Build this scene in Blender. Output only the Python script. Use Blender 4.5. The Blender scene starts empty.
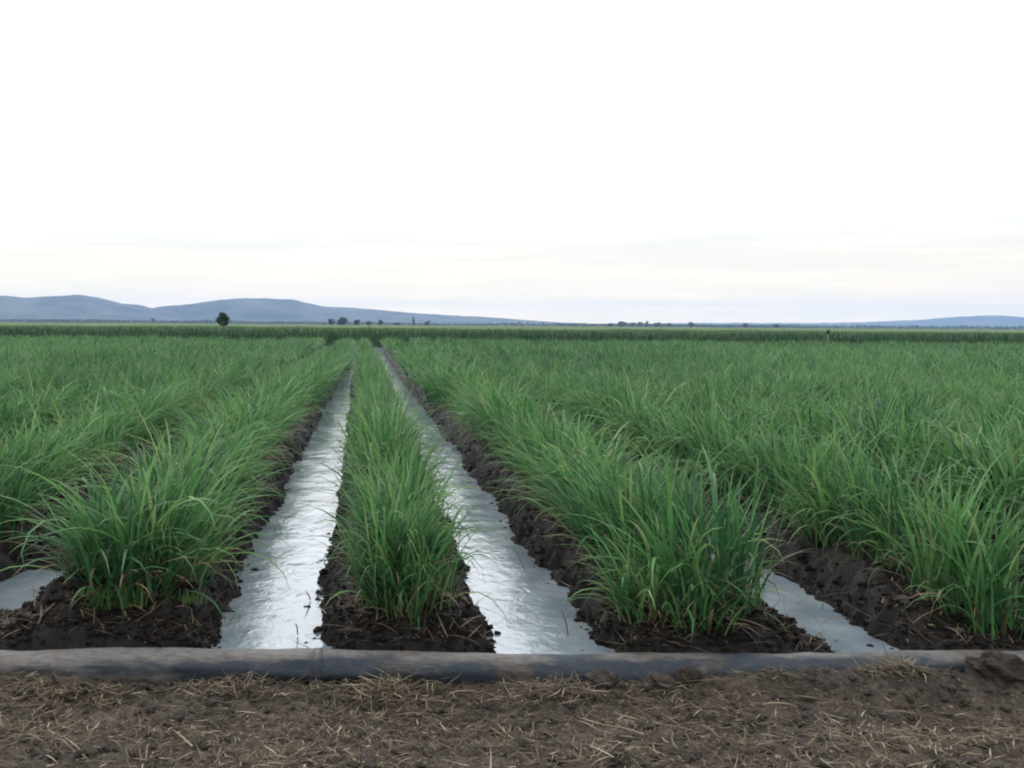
import bpy, math, random
import numpy as np
from mathutils import Vector, Matrix, Euler

R = math.radians
rng = np.random.default_rng(11)
random.seed(5)
scene = bpy.context.scene
COL = scene.collection

H = 1.75                      # camera height above the furrow water
S = 1.53                      # row spacing
X0 = 0.235                    # centre of the bed between the two long furrows
Y_END = 65.0                  # far end of the young field
ROW0 = 5.72                   # where the beds start behind the pipe

# ------------------------------------------------------------------ noise
def _hash(ix, iy, seed):
    n = (ix.astype(np.int64) * 374761393 + iy.astype(np.int64) * 668265263 + seed * 1442695041) & 0x7fffffff
    n = ((n ^ (n >> 13)) * 1274126177) & 0x7fffffff
    n = n ^ (n >> 16)
    return (n & 0xffff) / 65535.0

def vnoise(x, y, seed=0):
    x = np.asarray(x, float); y = np.asarray(y, float)
    ix = np.floor(x); iy = np.floor(y)
    fx = x - ix; fy = y - iy
    fx = fx * fx * (3 - 2 * fx); fy = fy * fy * (3 - 2 * fy)
    a = _hash(ix, iy, seed); b = _hash(ix + 1, iy, seed)
    c = _hash(ix, iy + 1, seed); d = _hash(ix + 1, iy + 1, seed)
    return (a + (b - a) * fx) * (1 - fy) + (c + (d - c) * fx) * fy

def fbm(x, y, oct=4, seed=0):
    s = 0; a = 0.5; t = 0
    for i in range(oct):
        s = s + a * vnoise(x * 2 ** i + 17.3 * i, y * 2 ** i - 9.1 * i, seed + i); t += a; a *= 0.5
    return s / t * 2 - 1

def billow(x, y, oct=3, seed=0):
    s = 0; a = 0.5; t = 0
    for i in range(oct):
        s = s + a * (1 - np.abs(vnoise(x * 2 ** i + 31.7 * i, y * 2 ** i + 5.1 * i, seed + i) * 2 - 1) ** 1.0); t += a; a *= 0.55
    return s / t

def sstep(a, b, x):
    t = np.clip((x - a) / (b - a), 0, 1)
    return t * t * (3 - 2 * t)

# ------------------------------------------------------------------ the lie of the land
PIPE_PTS = [(-5.5, 4.96, -0.02), (-3.2, 4.97, -0.01), (-1.9, 4.955, 0.0), (-1.25, 4.93, 0.025), (-0.2, 4.94, 0.025),
            (0.35, 4.93, 0.022), (0.55, 4.95, 0.008), (0.85, 4.96, 0.000), (1.7, 4.98, 0.003), (3.05, 5.0, 0.012), (4.6, 5.02, 0.012), (7.0, 5.02, 0.0)]

def ground_z(x, y):
    x = np.asarray(x, float); y = np.asarray(y, float)
    u = (x - 0.11 * sstep(1.9, 2.35, x) - X0 + S / 2) % S - S / 2
    edge = 0.07 * fbm(x * 1.3, y * 0.9, 3, 3) + 0.06 * fbm(x * 5, y * 4.0, 3, 9) + 0.06 * fbm(x * 14, y * 12.0, 2, 10)
    a = np.abs(u) + edge - 0.10 * sstep(13, 30, y)
    bed = 1 - sstep(0.26, 0.60, a)
    cl = billow(x * 9, y * 9, 3, 21)
    topn = 0.05 * fbm(x * 3, y * 2.2, 3, 40)
    nose = sstep(5.05, 5.62, y + 0.10 * fbm(x * 4, y * 4, 2, 77))
    bed_top = 0.065 + 0.155 * nose
    zb = -0.14 + (bed_top + 0.14) * bed + topn * bed + ((cl - 0.45) * 0.10 + (billow(x * 22, y * 22, 3, 23) - 0.45) * 0.045) * (0.30 + bed * (1 - 0.45 * bed))
    # mud plug in the mouth of the two outer furrows
    plug0 = np.exp(-((x + 2.02) / 0.45) ** 2) * sstep(6.7, 7.1, y)
    plug = np.exp(-((x + 2.02) / 0.45) ** 2) * 1.15 * (1 - sstep(5.72, 5.94, y)) + plug0 * 1.2 + 0.55 * np.exp(-((x + 1.80) / 0.16) ** 2) * (1 - sstep(7, 9, y))
    zb = zb + plug * 0.17
    plug2 = np.exp(-((x - 2.50) / 0.15) ** 2) * (1 - sstep(5.5, 5.9, y))
    zb = zb + plug2 * 0.15
    far_flat = sstep(65.5, 68, y)
    zb = zb * (1 - far_flat) + 0.12 * far_flat
    # headland on the camera side of the pipe
    berm = -0.030 + 0.085 * sstep(0.8, 2.6, x) + 0.07 * sstep(-1.3, -2.0, x)
    berm = berm + 0.022 * fbm(x * 2.1, 3.3, 3, 61)
    zf = -0.055 + 0.02 * fbm(x * 1.1, y * 1.4, 3, 51)
    zf = zf + (berm + 0.055) * np.exp(-((y - 4.80) / 0.13) ** 2)
    zf = zf + (billow(x * 11, y * 11, 3, 71) - 0.45) * 0.048 + 0.018 * fbm(x * 26, y * 26, 2, 72)
    # wheel ruts running along the pipe
    zf = zf - 0.02 * np.exp(-((y - 4.35 - 0.05 * np.sin(x)) / 0.12) ** 2)
    zf = zf + sstep(3.4, 0, y) * 0.02
    k = sstep(4.92, 5.08, y)
    z = zf * (1 - k) + zb * k
    under = np.exp(-((y - 4.99) / 0.10) ** 2)
    z = np.minimum(z, z * (1 - under) + under * (-0.02 + 0.5 * (zf)))
    return z

# ------------------------------------------------------------------ helpers
def new_obj(name, me, parent=None, mat=None):
    o = bpy.data.objects.new(name, me)
    COL.objects.link(o)
    if parent is not None:
        o.parent = parent
    if mat is not None and me is not None:
        me.materials.append(mat)
    return o

def np_mesh(name, verts, quads, attr=None, smooth=True, tris=None):
    me = bpy.data.meshes.new(name)
    verts = np.asarray(verts, np.float32).reshape(-1, 3)
    faces = []
    nq = 0 if quads is None else len(quads); nt = 0 if tris is None else len(tris)
    idx = np.concatenate([np.asarray(quads, np.int32).ravel() if nq else np.zeros(0, np.int32),
                          np.asarray(tris, np.int32).ravel() if nt else np.zeros(0, np.int32)])
    me.vertices.add(len(verts)); me.vertices.foreach_set('co', verts.ravel())
    me.loops.add(len(idx)); me.loops.foreach_set('vertex_index', idx)
    starts = np.concatenate([np.arange(nq) * 4, nq * 4 + np.arange(nt) * 3]).astype(np.int32)
    me.polygons.add(nq + nt); me.polygons.foreach_set('loop_start', starts)
    me.polygons.foreach_set('use_smooth', np.full(nq + nt, smooth, bool))
    me.update(calc_edges=True)
    if attr is not None:
        a = me.attributes.new('blade', 'FLOAT_COLOR', 'POINT')
        c = np.ones((len(verts), 4), np.float32); c[:, :attr.shape[1]] = attr
        a.data.foreach_set('color', c.ravel())
    me.validate()
    return me

def tag(o, label=None, cat=None, group=None, kind=None):
    if label: o['label'] = label
    if cat: o['category'] = cat
    if group: o['group'] = group
    if kind: o['kind'] = kind
    return o

def empty(name, loc, rz=0.0):
    o = bpy.data.objects.new(name, None); COL.objects.link(o)
    o.location = loc; o.rotation_euler = (0, 0, rz); o.empty_display_size = 0.1
    return o

# ------------------------------------------------------------------ materials
def new_mat(name):
    m = bpy.data.materials.new(name); m.use_nodes = True
    nt = m.node_tree; nt.nodes.clear()
    return m, nt, nt.nodes, nt.links

def N(nodes, typ, **kw):
    n = nodes.new(typ)
    for k, v in kw.items():
        if k == 'inp':
            for kk, vv in v.items(): n.inputs[kk].default_value = vv
        else: setattr(n, k, v)
    return n

def ramp(nodes, stops, interp='LINEAR'):
    n = nodes.new('ShaderNodeValToRGB'); cr = n.color_ramp; cr.interpolation = interp
    while len(cr.elements) < len(stops): cr.elements.new(0.5)
    for e, (p, c) in zip(cr.elements, stops):
        e.position = p; e.color = (*c, 1)
    return n

def blade_mat(name, stops, tip, transl=0.33, rough=0.5, spec=0.20):
    m, nt, nd, L = new_mat(name)
    out = N(nd, 'ShaderNodeOutputMaterial')
    at = N(nd, 'ShaderNodeAttribute', attribute_name='blade')
    sp = N(nd, 'ShaderNodeSeparateColor'); L.new(at.outputs['Color'], sp.inputs[0])
    oi = N(nd, 'ShaderNodeObjectInfo')
    ad = N(nd, 'ShaderNodeMath', operation='MULTIPLY_ADD', inp={1: 0.42, 2: -0.20}); L.new(oi.outputs['Random'], ad.inputs[0])
    ad2 = N(nd, 'ShaderNodeMath', operation='ADD', use_clamp=True); L.new(ad.outputs[0], ad2.inputs[0]); L.new(sp.outputs[0], ad2.inputs[1])
    rp = ramp(nd, stops); L.new(ad2.outputs[0], rp.inputs[0])
    mx = N(nd, 'ShaderNodeMix', data_type='RGBA'); mx.inputs['B'].default_value = (*tip, 1)
    tp = N(nd, 'ShaderNodeMath', operation='MULTIPLY'); L.new(sp.outputs[1], tp.inputs[0]); L.new(sp.outputs[2], tp.inputs[1])
    L.new(tp.outputs[0], mx.inputs['Factor']); L.new(rp.outputs[0], mx.inputs['A'])
    b = N(nd, 'ShaderNodeBsdfPrincipled'); b.inputs['Roughness'].default_value = rough; b.inputs['Specular IOR Level'].default_value = spec
    L.new(mx.outputs['Result'], b.inputs['Base Color'])
    tr = N(nd, 'ShaderNodeBsdfTranslucent')
    hs = N(nd, 'ShaderNodeHueSaturation', inp={'Hue': 0.485, 'Saturation': 1.1, 'Value': 1.3}); L.new(mx.outputs['Result'], hs.inputs['Color'])
    L.new(hs.outputs[0], tr.inputs[0])
    ms = N(nd, 'ShaderNodeMixShader', inp={0: transl}); L.new(b.outputs[0], ms.inputs[1]); L.new(tr.outputs[0], ms.inputs[2])
    L.new(ms.outputs[0], out.inputs[0])
    return m

GREENS = [(0.0, (0.022, 0.064, 0.031)), (0.30, (0.044, 0.130, 0.046)), (0.62, (0.074, 0.190, 0.062)), (0.90, (0.122, 0.242, 0.082)), (1.0, (0.175, 0.245, 0.105))]
M_LEAF = blade_mat('cane_leaf', GREENS, (0.20, 0.23, 0.12))
M_TALL = blade_mat('tall_cane_leaf', [(0, (0.016, 0.042, 0.021)), (0.5, (0.026, 0.064, 0.028)), (1, (0.055, 0.11, 0.045))], (0.12, 0.17, 0.08))
M_DEAD = blade_mat('dry_leaf', [(0, (0.075, 0.052, 0.032)), (0.5, (0.15, 0.11, 0.068)), (1, (0.27, 0.21, 0.135))], (0.3, 0.25, 0.17), 0.15, 0.7, 0.2)
M_STRAW = blade_mat('straw', [(0, (0.030, 0.022, 0.014)), (0.45, (0.075, 0.057, 0.037)), (0.8, (0.155, 0.122, 0.080)), (1, (0.30, 0.25, 0.175))], (0.3, 0.25, 0.17), 0.05, 0.75, 0.15)
M_WEED = blade_mat('weed_leaf', [(0, (0.05, 0.11, 0.03)), (1, (0.10, 0.19, 0.05))], (0.15, 0.2, 0.08))
M_TREE = blade_mat('tree_leaf', [(0, (0.018, 0.032, 0.018)), (0.5, (0.030, 0.050, 0.026)), (1, (0.05, 0.075, 0.036))], (0.06, 0.08, 0.04), 0.2, 0.6, 0.2)

def simple_mat(name, c1, c2, scale, rough=0.8, bump=0.3, spec=0.3, dist=0.01, detail=5):
    m, nt, nd, L = new_mat(name)
    out = N(nd, 'ShaderNodeOutputMaterial'); b = N(nd, 'ShaderNodeBsdfPrincipled')
    g = N(nd, 'ShaderNodeNewGeometry')
    n = N(nd, 'ShaderNodeTexNoise', inp={'Scale': scale, 'Detail': detail}); L.new(g.outputs['Position'], n.inputs['Vector'])
    rp = ramp(nd, [(0.3, c1), (0.7, c2)]); L.new(n.outputs[0], rp.inputs[0]); L.new(rp.outputs[0], b.inputs['Base Color'])
    b.inputs['Roughness'].default_value = rough; b.inputs['Specular IOR Level'].default_value = spec
    bp = N(nd, 'ShaderNodeBump', inp={'Strength': bump, 'Distance': dist}); L.new(n.outputs[0], bp.inputs['Height']); L.new(bp.outputs[0], b.inputs['Normal'])
    L.new(b.outputs[0], out.inputs[0])
    return m

def soil_mat():
    m, nt, nd, L = new_mat('soil')
    out = N(nd, 'ShaderNodeOutputMaterial'); b = N(nd, 'ShaderNodeBsdfPrincipled')
    g = N(nd, 'ShaderNodeNewGeometry'); sx = N(nd, 'ShaderNodeSeparateXYZ'); L.new(g.outputs['Position'], sx.inputs[0])
    n1 = N(nd, 'ShaderNodeTexNoise', inp={'Scale': 3.0, 'Detail': 6.0}); L.new(g.outputs['Position'], n1.inputs['Vector'])
    n2 = N(nd, 'ShaderNodeTexNoise', inp={'Scale': 40.0, 'Detail': 6.0, 'Roughness': 0.65}); L.new(g.outputs['Position'], n2.inputs['Vector'])
    n3 = N(nd, 'ShaderNodeTexNoise', inp={'Scale': 0.004, 'Detail': 5.0}); L.new(g.outputs['Position'], n3.inputs['Vector'])
    mud = ramp(nd, [(0.3, (0.0050, 0.0041, 0.0037)), (0.55, (0.0088, 0.0070, 0.0060)), (0.75, (0.020, 0.0155, 0.0125))]); L.new(n2.outputs[0], mud.inputs[0])
    dry = ramp(nd, [(0.28, (0.029, 0.0235, 0.019)), (0.5, (0.062, 0.050, 0.040)), (0.72, (0.120, 0.098, 0.077))]); L.new(n2.outputs[0], dry.inputs[0])
    dk = ramp(nd, [(0.36, (0.62, 0.60, 0.58)), (0.62, (1.1, 1.07, 1.02))]); L.new(n1.outputs[0], dk.inputs[0])
    dm = N(nd, 'ShaderNodeMix', data_type='RGBA', blend_type='MULTIPLY', inp={'Factor': 1.0}); L.new(dry.outputs[0], dm.inputs['A']); L.new(dk.outputs[0], dm.inputs['B'])
    # dry headland -> wet mud behind the pipe
    yy = N(nd, 'ShaderNodeMath', operation='MULTIPLY_ADD', inp={1: 0.35}); L.new(n1.outputs[0], yy.inputs[0]); L.new(sx.outputs[1], yy.inputs[2])
    f1 = N(nd, 'ShaderNodeMapRange', inp={'From Min': 5.02, 'From Max': 5.25}); L.new(yy.outputs[0], f1.inputs[0])
    m1 = N(nd, 'ShaderNodeMix', data_type='RGBA'); L.new(f1.outputs[0], m1.inputs['Factor']); L.new(dm.outputs['Result'], m1.inputs['A']); L.new(mud.outputs[0], m1.inputs['B'])
    # the drier crumbly crest of the beds
    zz = N(nd, 'ShaderNodeMath', operation='MULTIPLY_ADD', inp={1: 0.16}); L.new(n1.outputs[0], zz.inputs[0]); L.new(sx.outputs[2], zz.inputs[2])
    f3 = N(nd, 'ShaderNodeMapRange', inp={'From Min': 0.19, 'From Max': 0.33, 'To Max': 0.55}); L.new(zz.outputs[0], f3.inputs[0])
    f3b = N(nd, 'ShaderNodeMath', operation='MULTIPLY'); L.new(f3.outputs[0], f3b.inputs[0]); L.new(f1.outputs[0], f3b.inputs[1])
    m1b = N(nd, 'ShaderNodeMix', data_type='RGBA'); L.new(f3b.outputs[0], m1b.inputs['Factor']); L.new(m1.outputs['Result'], m1b.inputs['A'])
    crest = ramp(nd, [(0.3, (0.008, 0.0065, 0.005)), (0.7, (0.032, 0.0245, 0.018))]); L.new(n2.outputs[0], crest.inputs[0]); L.new(crest.outputs[0], m1b.inputs['B'])
    # pasture far beyond the field
    gr = ramp(nd, [(0.3, (0.055, 0.075, 0.038)), (0.55, (0.085, 0.105, 0.055)), (0.75, (0.13, 0.14, 0.08))]); L.new(n3.outputs[0], gr.inputs[0])
    f2 = N(nd, 'ShaderNodeMapRange', inp={'From Min': 74.0, 'From Max': 80.0}); L.new(sx.outputs[1], f2.inputs[0])
    m2 = N(nd, 'ShaderNodeMix', data_type='RGBA'); L.new(f2.outputs[0], m2.inputs['Factor']); L.new(m1b.outputs['Result'], m2.inputs['A']); L.new(gr.outputs[0], m2.inputs['B'])
    L.new(m2.outputs['Result'], b.inputs['Base Color'])
    rr = N(nd, 'ShaderNodeMapRange', inp={'To Min': 0.92, 'To Max': 0.72}); L.new(f1.outputs[0], rr.inputs[0]); L.new(rr.outputs[0], b.inputs['Roughness'])
    fs = N(nd, 'ShaderNodeMapRange', inp={'To Min': 0.22, 'To Max': 0.0}); L.new(f2.outputs[0], fs.inputs[0]); L.new(fs.outputs[0], b.inputs['Specular IOR Level'])
    bp = N(nd, 'ShaderNodeBump', inp={'Strength': 0.9, 'Distance': 0.02}); L.new(n2.outputs[0], bp.inputs['Height']); L.new(bp.outputs[0], b.inputs['Normal'])
    L.new(b.outputs[0], out.inputs[0])
    return m
M_SOIL = soil_mat()
M_CLOD = simple_mat('clod', (0.020, 0.016, 0.013), (0.055, 0.044, 0.035), 30, 0.9, 0.8, 0.15, 0.01)
M_MUDCLOD = simple_mat('mud_clod', (0.0045, 0.0037, 0.0031), (0.0150, 0.0112, 0.0085), 55, 0.85, 0.9, 0.12, 0.01)
M_BROWNCLOD = simple_mat('brown_clod', (0.020, 0.0155, 0.0125), (0.052, 0.040, 0.031), 14, 0.9, 0.9, 0.15, 0.015)
M_BARK = simple_mat('bark', (0.04, 0.032, 0.026), (0.10, 0.085, 0.07), 6, 0.9, 0.5)
M_HILL = simple_mat('hill_woodland', (0.004, 0.009, 0.006), (0.085, 0.085, 0.060), 0.0060, 0.95, 0.0, 0.1)
M_STALK = simple_mat('cane_stalk', (0.05, 0.085, 0.028), (0.13, 0.10, 0.055), 18, 0.5, 0.1, 0.3)
M_POST = simple_mat('weathered_wood', (0.09, 0.11, 0.08), (0.16, 0.17, 0.13), 12, 0.8, 0.2)
M_CAP = simple_mat('dark_cap', (0.012, 0.02, 0.015), (0.03, 0.04, 0.03), 9, 0.7, 0.2)

def canopy_mat():
    m, nt, nd, L = new_mat('cane_canopy')
    out = N(nd, 'ShaderNodeOutputMaterial'); b = N(nd, 'ShaderNodeBsdfPrincipled')
    g = N(nd, 'ShaderNodeNewGeometry')
    n = N(nd, 'ShaderNodeTexNoise', inp={'Scale': 2.2, 'Detail': 6.0}); L.new(g.outputs['Position'], n.inputs['Vector'])
    rp = ramp(nd, [(0.3, (0.026, 0.052, 0.025)), (0.55, (0.048, 0.085, 0.038)), (0.75, (0.075, 0.115, 0.052))]); L.new(n.outputs[0], rp.inputs[0]); L.new(rp.outputs[0], b.inputs['Base Color'])
    b.inputs['Roughness'].default_value = 1.0; b.inputs['Specular IOR Level'].default_value = 0.0
    L.new(b.outputs[0], out.inputs[0])
    return m
M_CANOPY = canopy_mat()
M_PALE = simple_mat('pale_crop', (0.070, 0.102, 0.052), (0.135, 0.160, 0.092), 0.05, 1.0, 0.0, 0.0)

def water_mat():
    m, nt, nd, L = new_mat('furrow_water')
    out = N(nd, 'ShaderNodeOutputMaterial'); b = N(nd, 'ShaderNodeBsdfPrincipled')
    g = N(nd, 'ShaderNodeNewGeometry')
    mp = N(nd, 'ShaderNodeMapping', inp={'Scale': (1.0, 0.75, 1.0)}); L.new(g.outputs['Position'], mp.inputs[0])
    n1 = N(nd, 'ShaderNodeTexNoise', inp={'Scale': 7.0, 'Detail': 3.0, 'Roughness': 0.55, 'Distortion': 0.8}); L.new(mp.outputs[0], n1.inputs['Vector'])
    n2 = N(nd, 'ShaderNodeTexNoise', inp={'Scale': 26.0, 'Detail': 3.0, 'Distortion': 0.5}); L.new(mp.outputs[0], n2.inputs['Vector'])
    n3 = N(nd, 'ShaderNodeTexNoise', inp={'Scale': 2.6, 'Detail': 5.0}); L.new(mp.outputs[0], n3.inputs['Vector'])
    mr = N(nd, 'ShaderNodeMapRange', inp={'From Min': 0.40, 'From Max': 0.62, 'To Min': 0.22, 'To Max': 1.0}); L.new(n3.outputs[0], mr.inputs[0])
    mu = N(nd, 'ShaderNodeMath', operation='MULTIPLY'); L.new(n2.outputs[0], mu.inputs[0]); L.new(mr.outputs[0], mu.inputs[1])
    ad = N(nd, 'ShaderNodeMath', operation='MULTIPLY_ADD', inp={1: 0.30}); L.new(mu.outputs[0], ad.inputs[0])
    mu1 = N(nd, 'ShaderNodeMath', operation='MULTIPLY'); L.new(n1.outputs[0], mu1.inputs[0]); L.new(mr.outputs[0], mu1.inputs[1]); L.new(mu1.outputs[0], ad.inputs[2])
    bp = N(nd, 'ShaderNodeBump', inp={'Strength': 1.0, 'Distance': 0.0085}); L.new(ad.outputs[0], bp.inputs['Height']); L.new(bp.outputs[0], b.inputs['Normal'])
    rp = ramp(nd, [(0.35, (0.135, 0.165, 0.190)), (0.7, (0.23, 0.26, 0.28))]); L.new(n3.outputs[0], rp.inputs[0]); L.new(rp.outputs[0], b.inputs['Base Color'])
    b.inputs['Roughness'].default_value = 0.06; b.inputs['IOR'].default_value = 1.333; b.inputs['Specular IOR Level'].default_value = 0.5
    L.new(b.outputs[0], out.inputs[0])
    return m
M_WATER = water_mat()

def pipe_mat():
    m, nt, nd, L = new_mat('pipe_skin')
    out = N(nd, 'ShaderNodeOutputMaterial'); b = N(nd, 'ShaderNodeBsdfPrincipled')
    g = N(nd, 'ShaderNodeNewGeometry')
    mp = N(nd, 'ShaderNodeMapping', inp={'Scale': (0.45, 1.0, 2.2)}); L.new(g.outputs['Position'], mp.inputs[0])
    n1 = N(nd, 'ShaderNodeTexNoise', inp={'Scale': 5.0, 'Detail': 6.0, 'Roughness': 0.6}); L.new(mp.outputs[0], n1.inputs['Vector'])
    n2 = N(nd, 'ShaderNodeTexNoise', inp={'Scale': 45.0, 'Detail': 5.0}); L.new(mp.outputs[0], n2.inputs['Vector'])
    sx = N(nd, 'ShaderNodeSeparateXYZ'); L.new(g.outputs['Position'], sx.inputs[0])
    # dust lies thickest on the crown and on the western length of the pipe
    zf = N(nd, 'ShaderNodeMapRange', inp={'From Min': 0.05, 'From Max': 0.115, 'To Max': 0.55}); L.new(sx.outputs[2], zf.inputs[0])
    xf = N(nd, 'ShaderNodeMapRange', inp={'From Min': -2.0, 'From Max': -0.2, 'To Min': 0.62, 'To Max': 0.0}); L.new(sx.outputs[0], xf.inputs[0])
    s1 = N(nd, 'ShaderNodeMath', operation='ADD'); L.new(zf.outputs[0], s1.inputs[0]); L.new(xf.outputs[0], s1.inputs[1])
    s2 = N(nd, 'ShaderNodeMath', operation='MULTIPLY_ADD', inp={1: 1.7, 2: -0.82}); L.new(n1.outputs[0], s2.inputs[0])
    s3a = N(nd, 'ShaderNodeMath', operation='ADD', use_clamp=True); L.new(s1.outputs[0], s3a.inputs[0]); L.new(s2.outputs[0], s3a.inputs[1])
    s3 = N(nd, 'ShaderNodeMapRange', inp={'From Min': 0.26, 'From Max': 0.50}); L.new(s3a.outputs[0], s3.inputs[0])
    base = ramp(nd, [(0.3, (0.010, 0.0145, 0.020)), (0.7, (0.021, 0.028, 0.037))]); L.new(n2.outputs[0], base.inputs[0])
    dust = ramp(nd, [(0.3, (0.062, 0.057, 0.052)), (0.7, (0.125, 0.114, 0.104))]); L.new(n2.outputs[0], dust.inputs[0])
    mx = N(nd, 'ShaderNodeMix', data_type='RGBA'); L.new(s3.outputs[0], mx.inputs['Factor']); L.new(base.outputs[0], mx.inputs['A']); L.new(dust.outputs[0], mx.inputs['B'])
    # splashes of dried mud
    n4 = N(nd, 'ShaderNodeTexNoise', inp={'Scale': 3.1, 'Detail': 7.0, 'Roughness': 0.7}); L.new(g.outputs['Position'], n4.inputs['Vector'])
    mf = N(nd, 'ShaderNodeMapRange', inp={'From Min': 0.50, 'From Max': 0.62, 'To Max': 0.9}); L.new(n4.outputs[0], mf.inputs[0])
    mudc = ramp(nd, [(0.3, (0.030, 0.023, 0.018)), (0.7, (0.085, 0.066, 0.050))]); L.new(n2.outputs[0], mudc.inputs[0])
    mx2 = N(nd, 'ShaderNodeMix', data_type='RGBA'); L.new(mf.outputs[0], mx2.inputs['Factor']); L.new(mx.outputs['Result'], mx2.inputs['A']); L.new(mudc.outputs[0], mx2.inputs['B'])
    mx = mx2
    L.new(mx.outputs['Result'], b.inputs['Base Color'])
    b.inputs['Roughness'].default_value = 0.62; b.inputs['Specular IOR Level'].default_value = 0.3
    bp = N(nd, 'ShaderNodeBump', inp={'Strength': 0.35, 'Distance': 0.01}); L.new(n1.outputs[0], bp.inputs['Height']); L.new(bp.outputs[0], b.inputs['Normal'])
    L.new(b.outputs[0], out.inputs[0])
    return m
M_PIPE = pipe_mat()

# ------------------------------------------------------------------ ground: one sheet to the horizon
def axis_grow(start, stop, step, growth):
    out = []; v = start
    while v < stop:
        v += step; step *= growth; out.append(v)
    out[-1] = stop
    return out
xs_mid = np.arange(-4.2, 6.4, 0.024)
xr = axis_grow(xs_mid[-1], 7100, 0.03, 1.035); xl = [-v for v in axis_grow(-xs_mid[0], 7100, 0.03, 1.035)][::-1]
XS = np.concatenate([xl, xs_mid, xr])
ys_a = np.arange(3.0, 9.0, 0.022)
yf = axis_grow(ys_a[-1], 7100, 0.024, 1.016); yb = [3.0 - v for v in axis_grow(0, 7100, 0.03, 1.08)][::-1]
YS = np.concatenate([yb, ys_a, yf])
GX, GY = np.meshgrid(XS, YS)
GZ = ground_z(GX, GY)
wide = sstep(25, 40, np.abs(GX))          # cells too wide to carry furrows level out
GZ = GZ * (1 - wide) + 0.05 * wide
nx, ny = len(XS), len(YS)
ii = (np.arange(ny - 1)[:, None] * nx + np.arange(nx - 1)[None, :]).ravel()
quads = np.stack([ii, ii + 1, ii + nx + 1, ii + nx], 1)
me = np_mesh('ground', np.stack([GX, GY, GZ], -1).reshape(-1, 3), quads)
ground = new_obj('ground', me, None, M_SOIL); tag(ground, 'brown soil headland and dark ridged mud beds of the field', None, None, 'structure')

# ------------------------------------------------------------------ water in each furrow that shows
for k in range(-1, 3):
    cx = X0 - S / 2 + k * S + (0.10 if k == 2 else 0)
    y0 = 5.06; w = 0.62
    ysw = np.linspace(y0, 66.0, 60)
    v = []; q = []
    for j, yv in enumerate(ysw):
        v += [(cx - w, yv, 0.0), (cx + w, yv, 0.0)]
        if j: q.append((2 * j - 2, 2 * j - 1, 2 * j + 1, 2 * j))
    wo = new_obj('water', np_mesh('water', v, q), None, M_WATER)
    tag(wo, None, None, None, 'structure')

# ------------------------------------------------------------------ blades
def blades(base, phi, th0, kappa, L, w, tint, tipdry, seg=7, fold=True, expo=1.6, twist=None, sw=0.06):
    n = len(phi)
    t = np.linspace(0, 1, seg + 1)
    th = th0[:, None] + kappa[:, None] * t[None, :] ** expo
    thm = 0.5 * (th[:, 1:] + th[:, :-1])
    ds = (L / seg)[:, None]
    r = np.concatenate([np.zeros((n, 1)), np.cumsum(np.sin(thm) * ds, 1)], 1)
    z = np.concatenate([np.zeros((n, 1)), np.cumsum(np.cos(thm) * ds, 1)], 1)
    sway = (rng.normal(0, sw, n) * L)[:, None] * t[None, :] ** 2
    cph, sph = np.cos(phi)[:, None], np.sin(phi)[:, None]
    P = np.stack([base[:, 0:1] + r * cph - sway * sph, base[:, 1:2] + r * sph + sway * cph, base[:, 2:3] + z], -1)
    wp = np.interp(t, [0, 0.12, 0.4, 0.75, 0.93, 1], [0.75, 0.9, 1.0, 0.62, 0.22, 0.02])
    tw = rng.normal(0, 0.5, n) if twist is None else twist
    twt = tw[:, None] * t[None, :]
    side = np.stack([-sph * np.ones_like(t)[None, :], cph * np.ones_like(t)[None, :], np.zeros((n, seg + 1))], -1)
    nrm = np.stack([-np.cos(th) * cph, -np.cos(th) * sph, np.sin(th)], -1)
    sv = side * np.cos(twt)[..., None] + nrm * np.sin(twt)[..., None]
    nv = nrm * np.cos(twt)[..., None] - side * np.sin(twt)[..., None]
    hw = (0.5 * w)[:, None, None] * wp[None, :, None]
    if fold:
        V = np.stack([P - sv * hw + nv * hw * 0.35, P - nv * hw * 0.1, P + sv * hw + nv * hw * 0.35], 2); k = 3
    else:
        V = np.stack([P - sv * hw, P + sv * hw], 2); k = 2
    V = V.reshape(n, (seg + 1) * k, 3)
    q = []
    for s in range(seg):
        for c in range(k - 1):
            q.append((s * k + c, s * k + c + 1, (s + 1) * k + c + 1, (s + 1) * k + c))
    q = np.array(q)[None] + (np.arange(n) * (seg + 1) * k)[:, None, None]
    A = np.zeros((n, seg + 1, k, 3)); A[..., 0] = tint[:, None, None]; A[..., 1] = (t ** 4)[None, :, None]; A[..., 2] = tipdry[:, None, None]
    return V.reshape(-1, 3), q.reshape(-1, 4), A.reshape(-1, 3)

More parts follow.
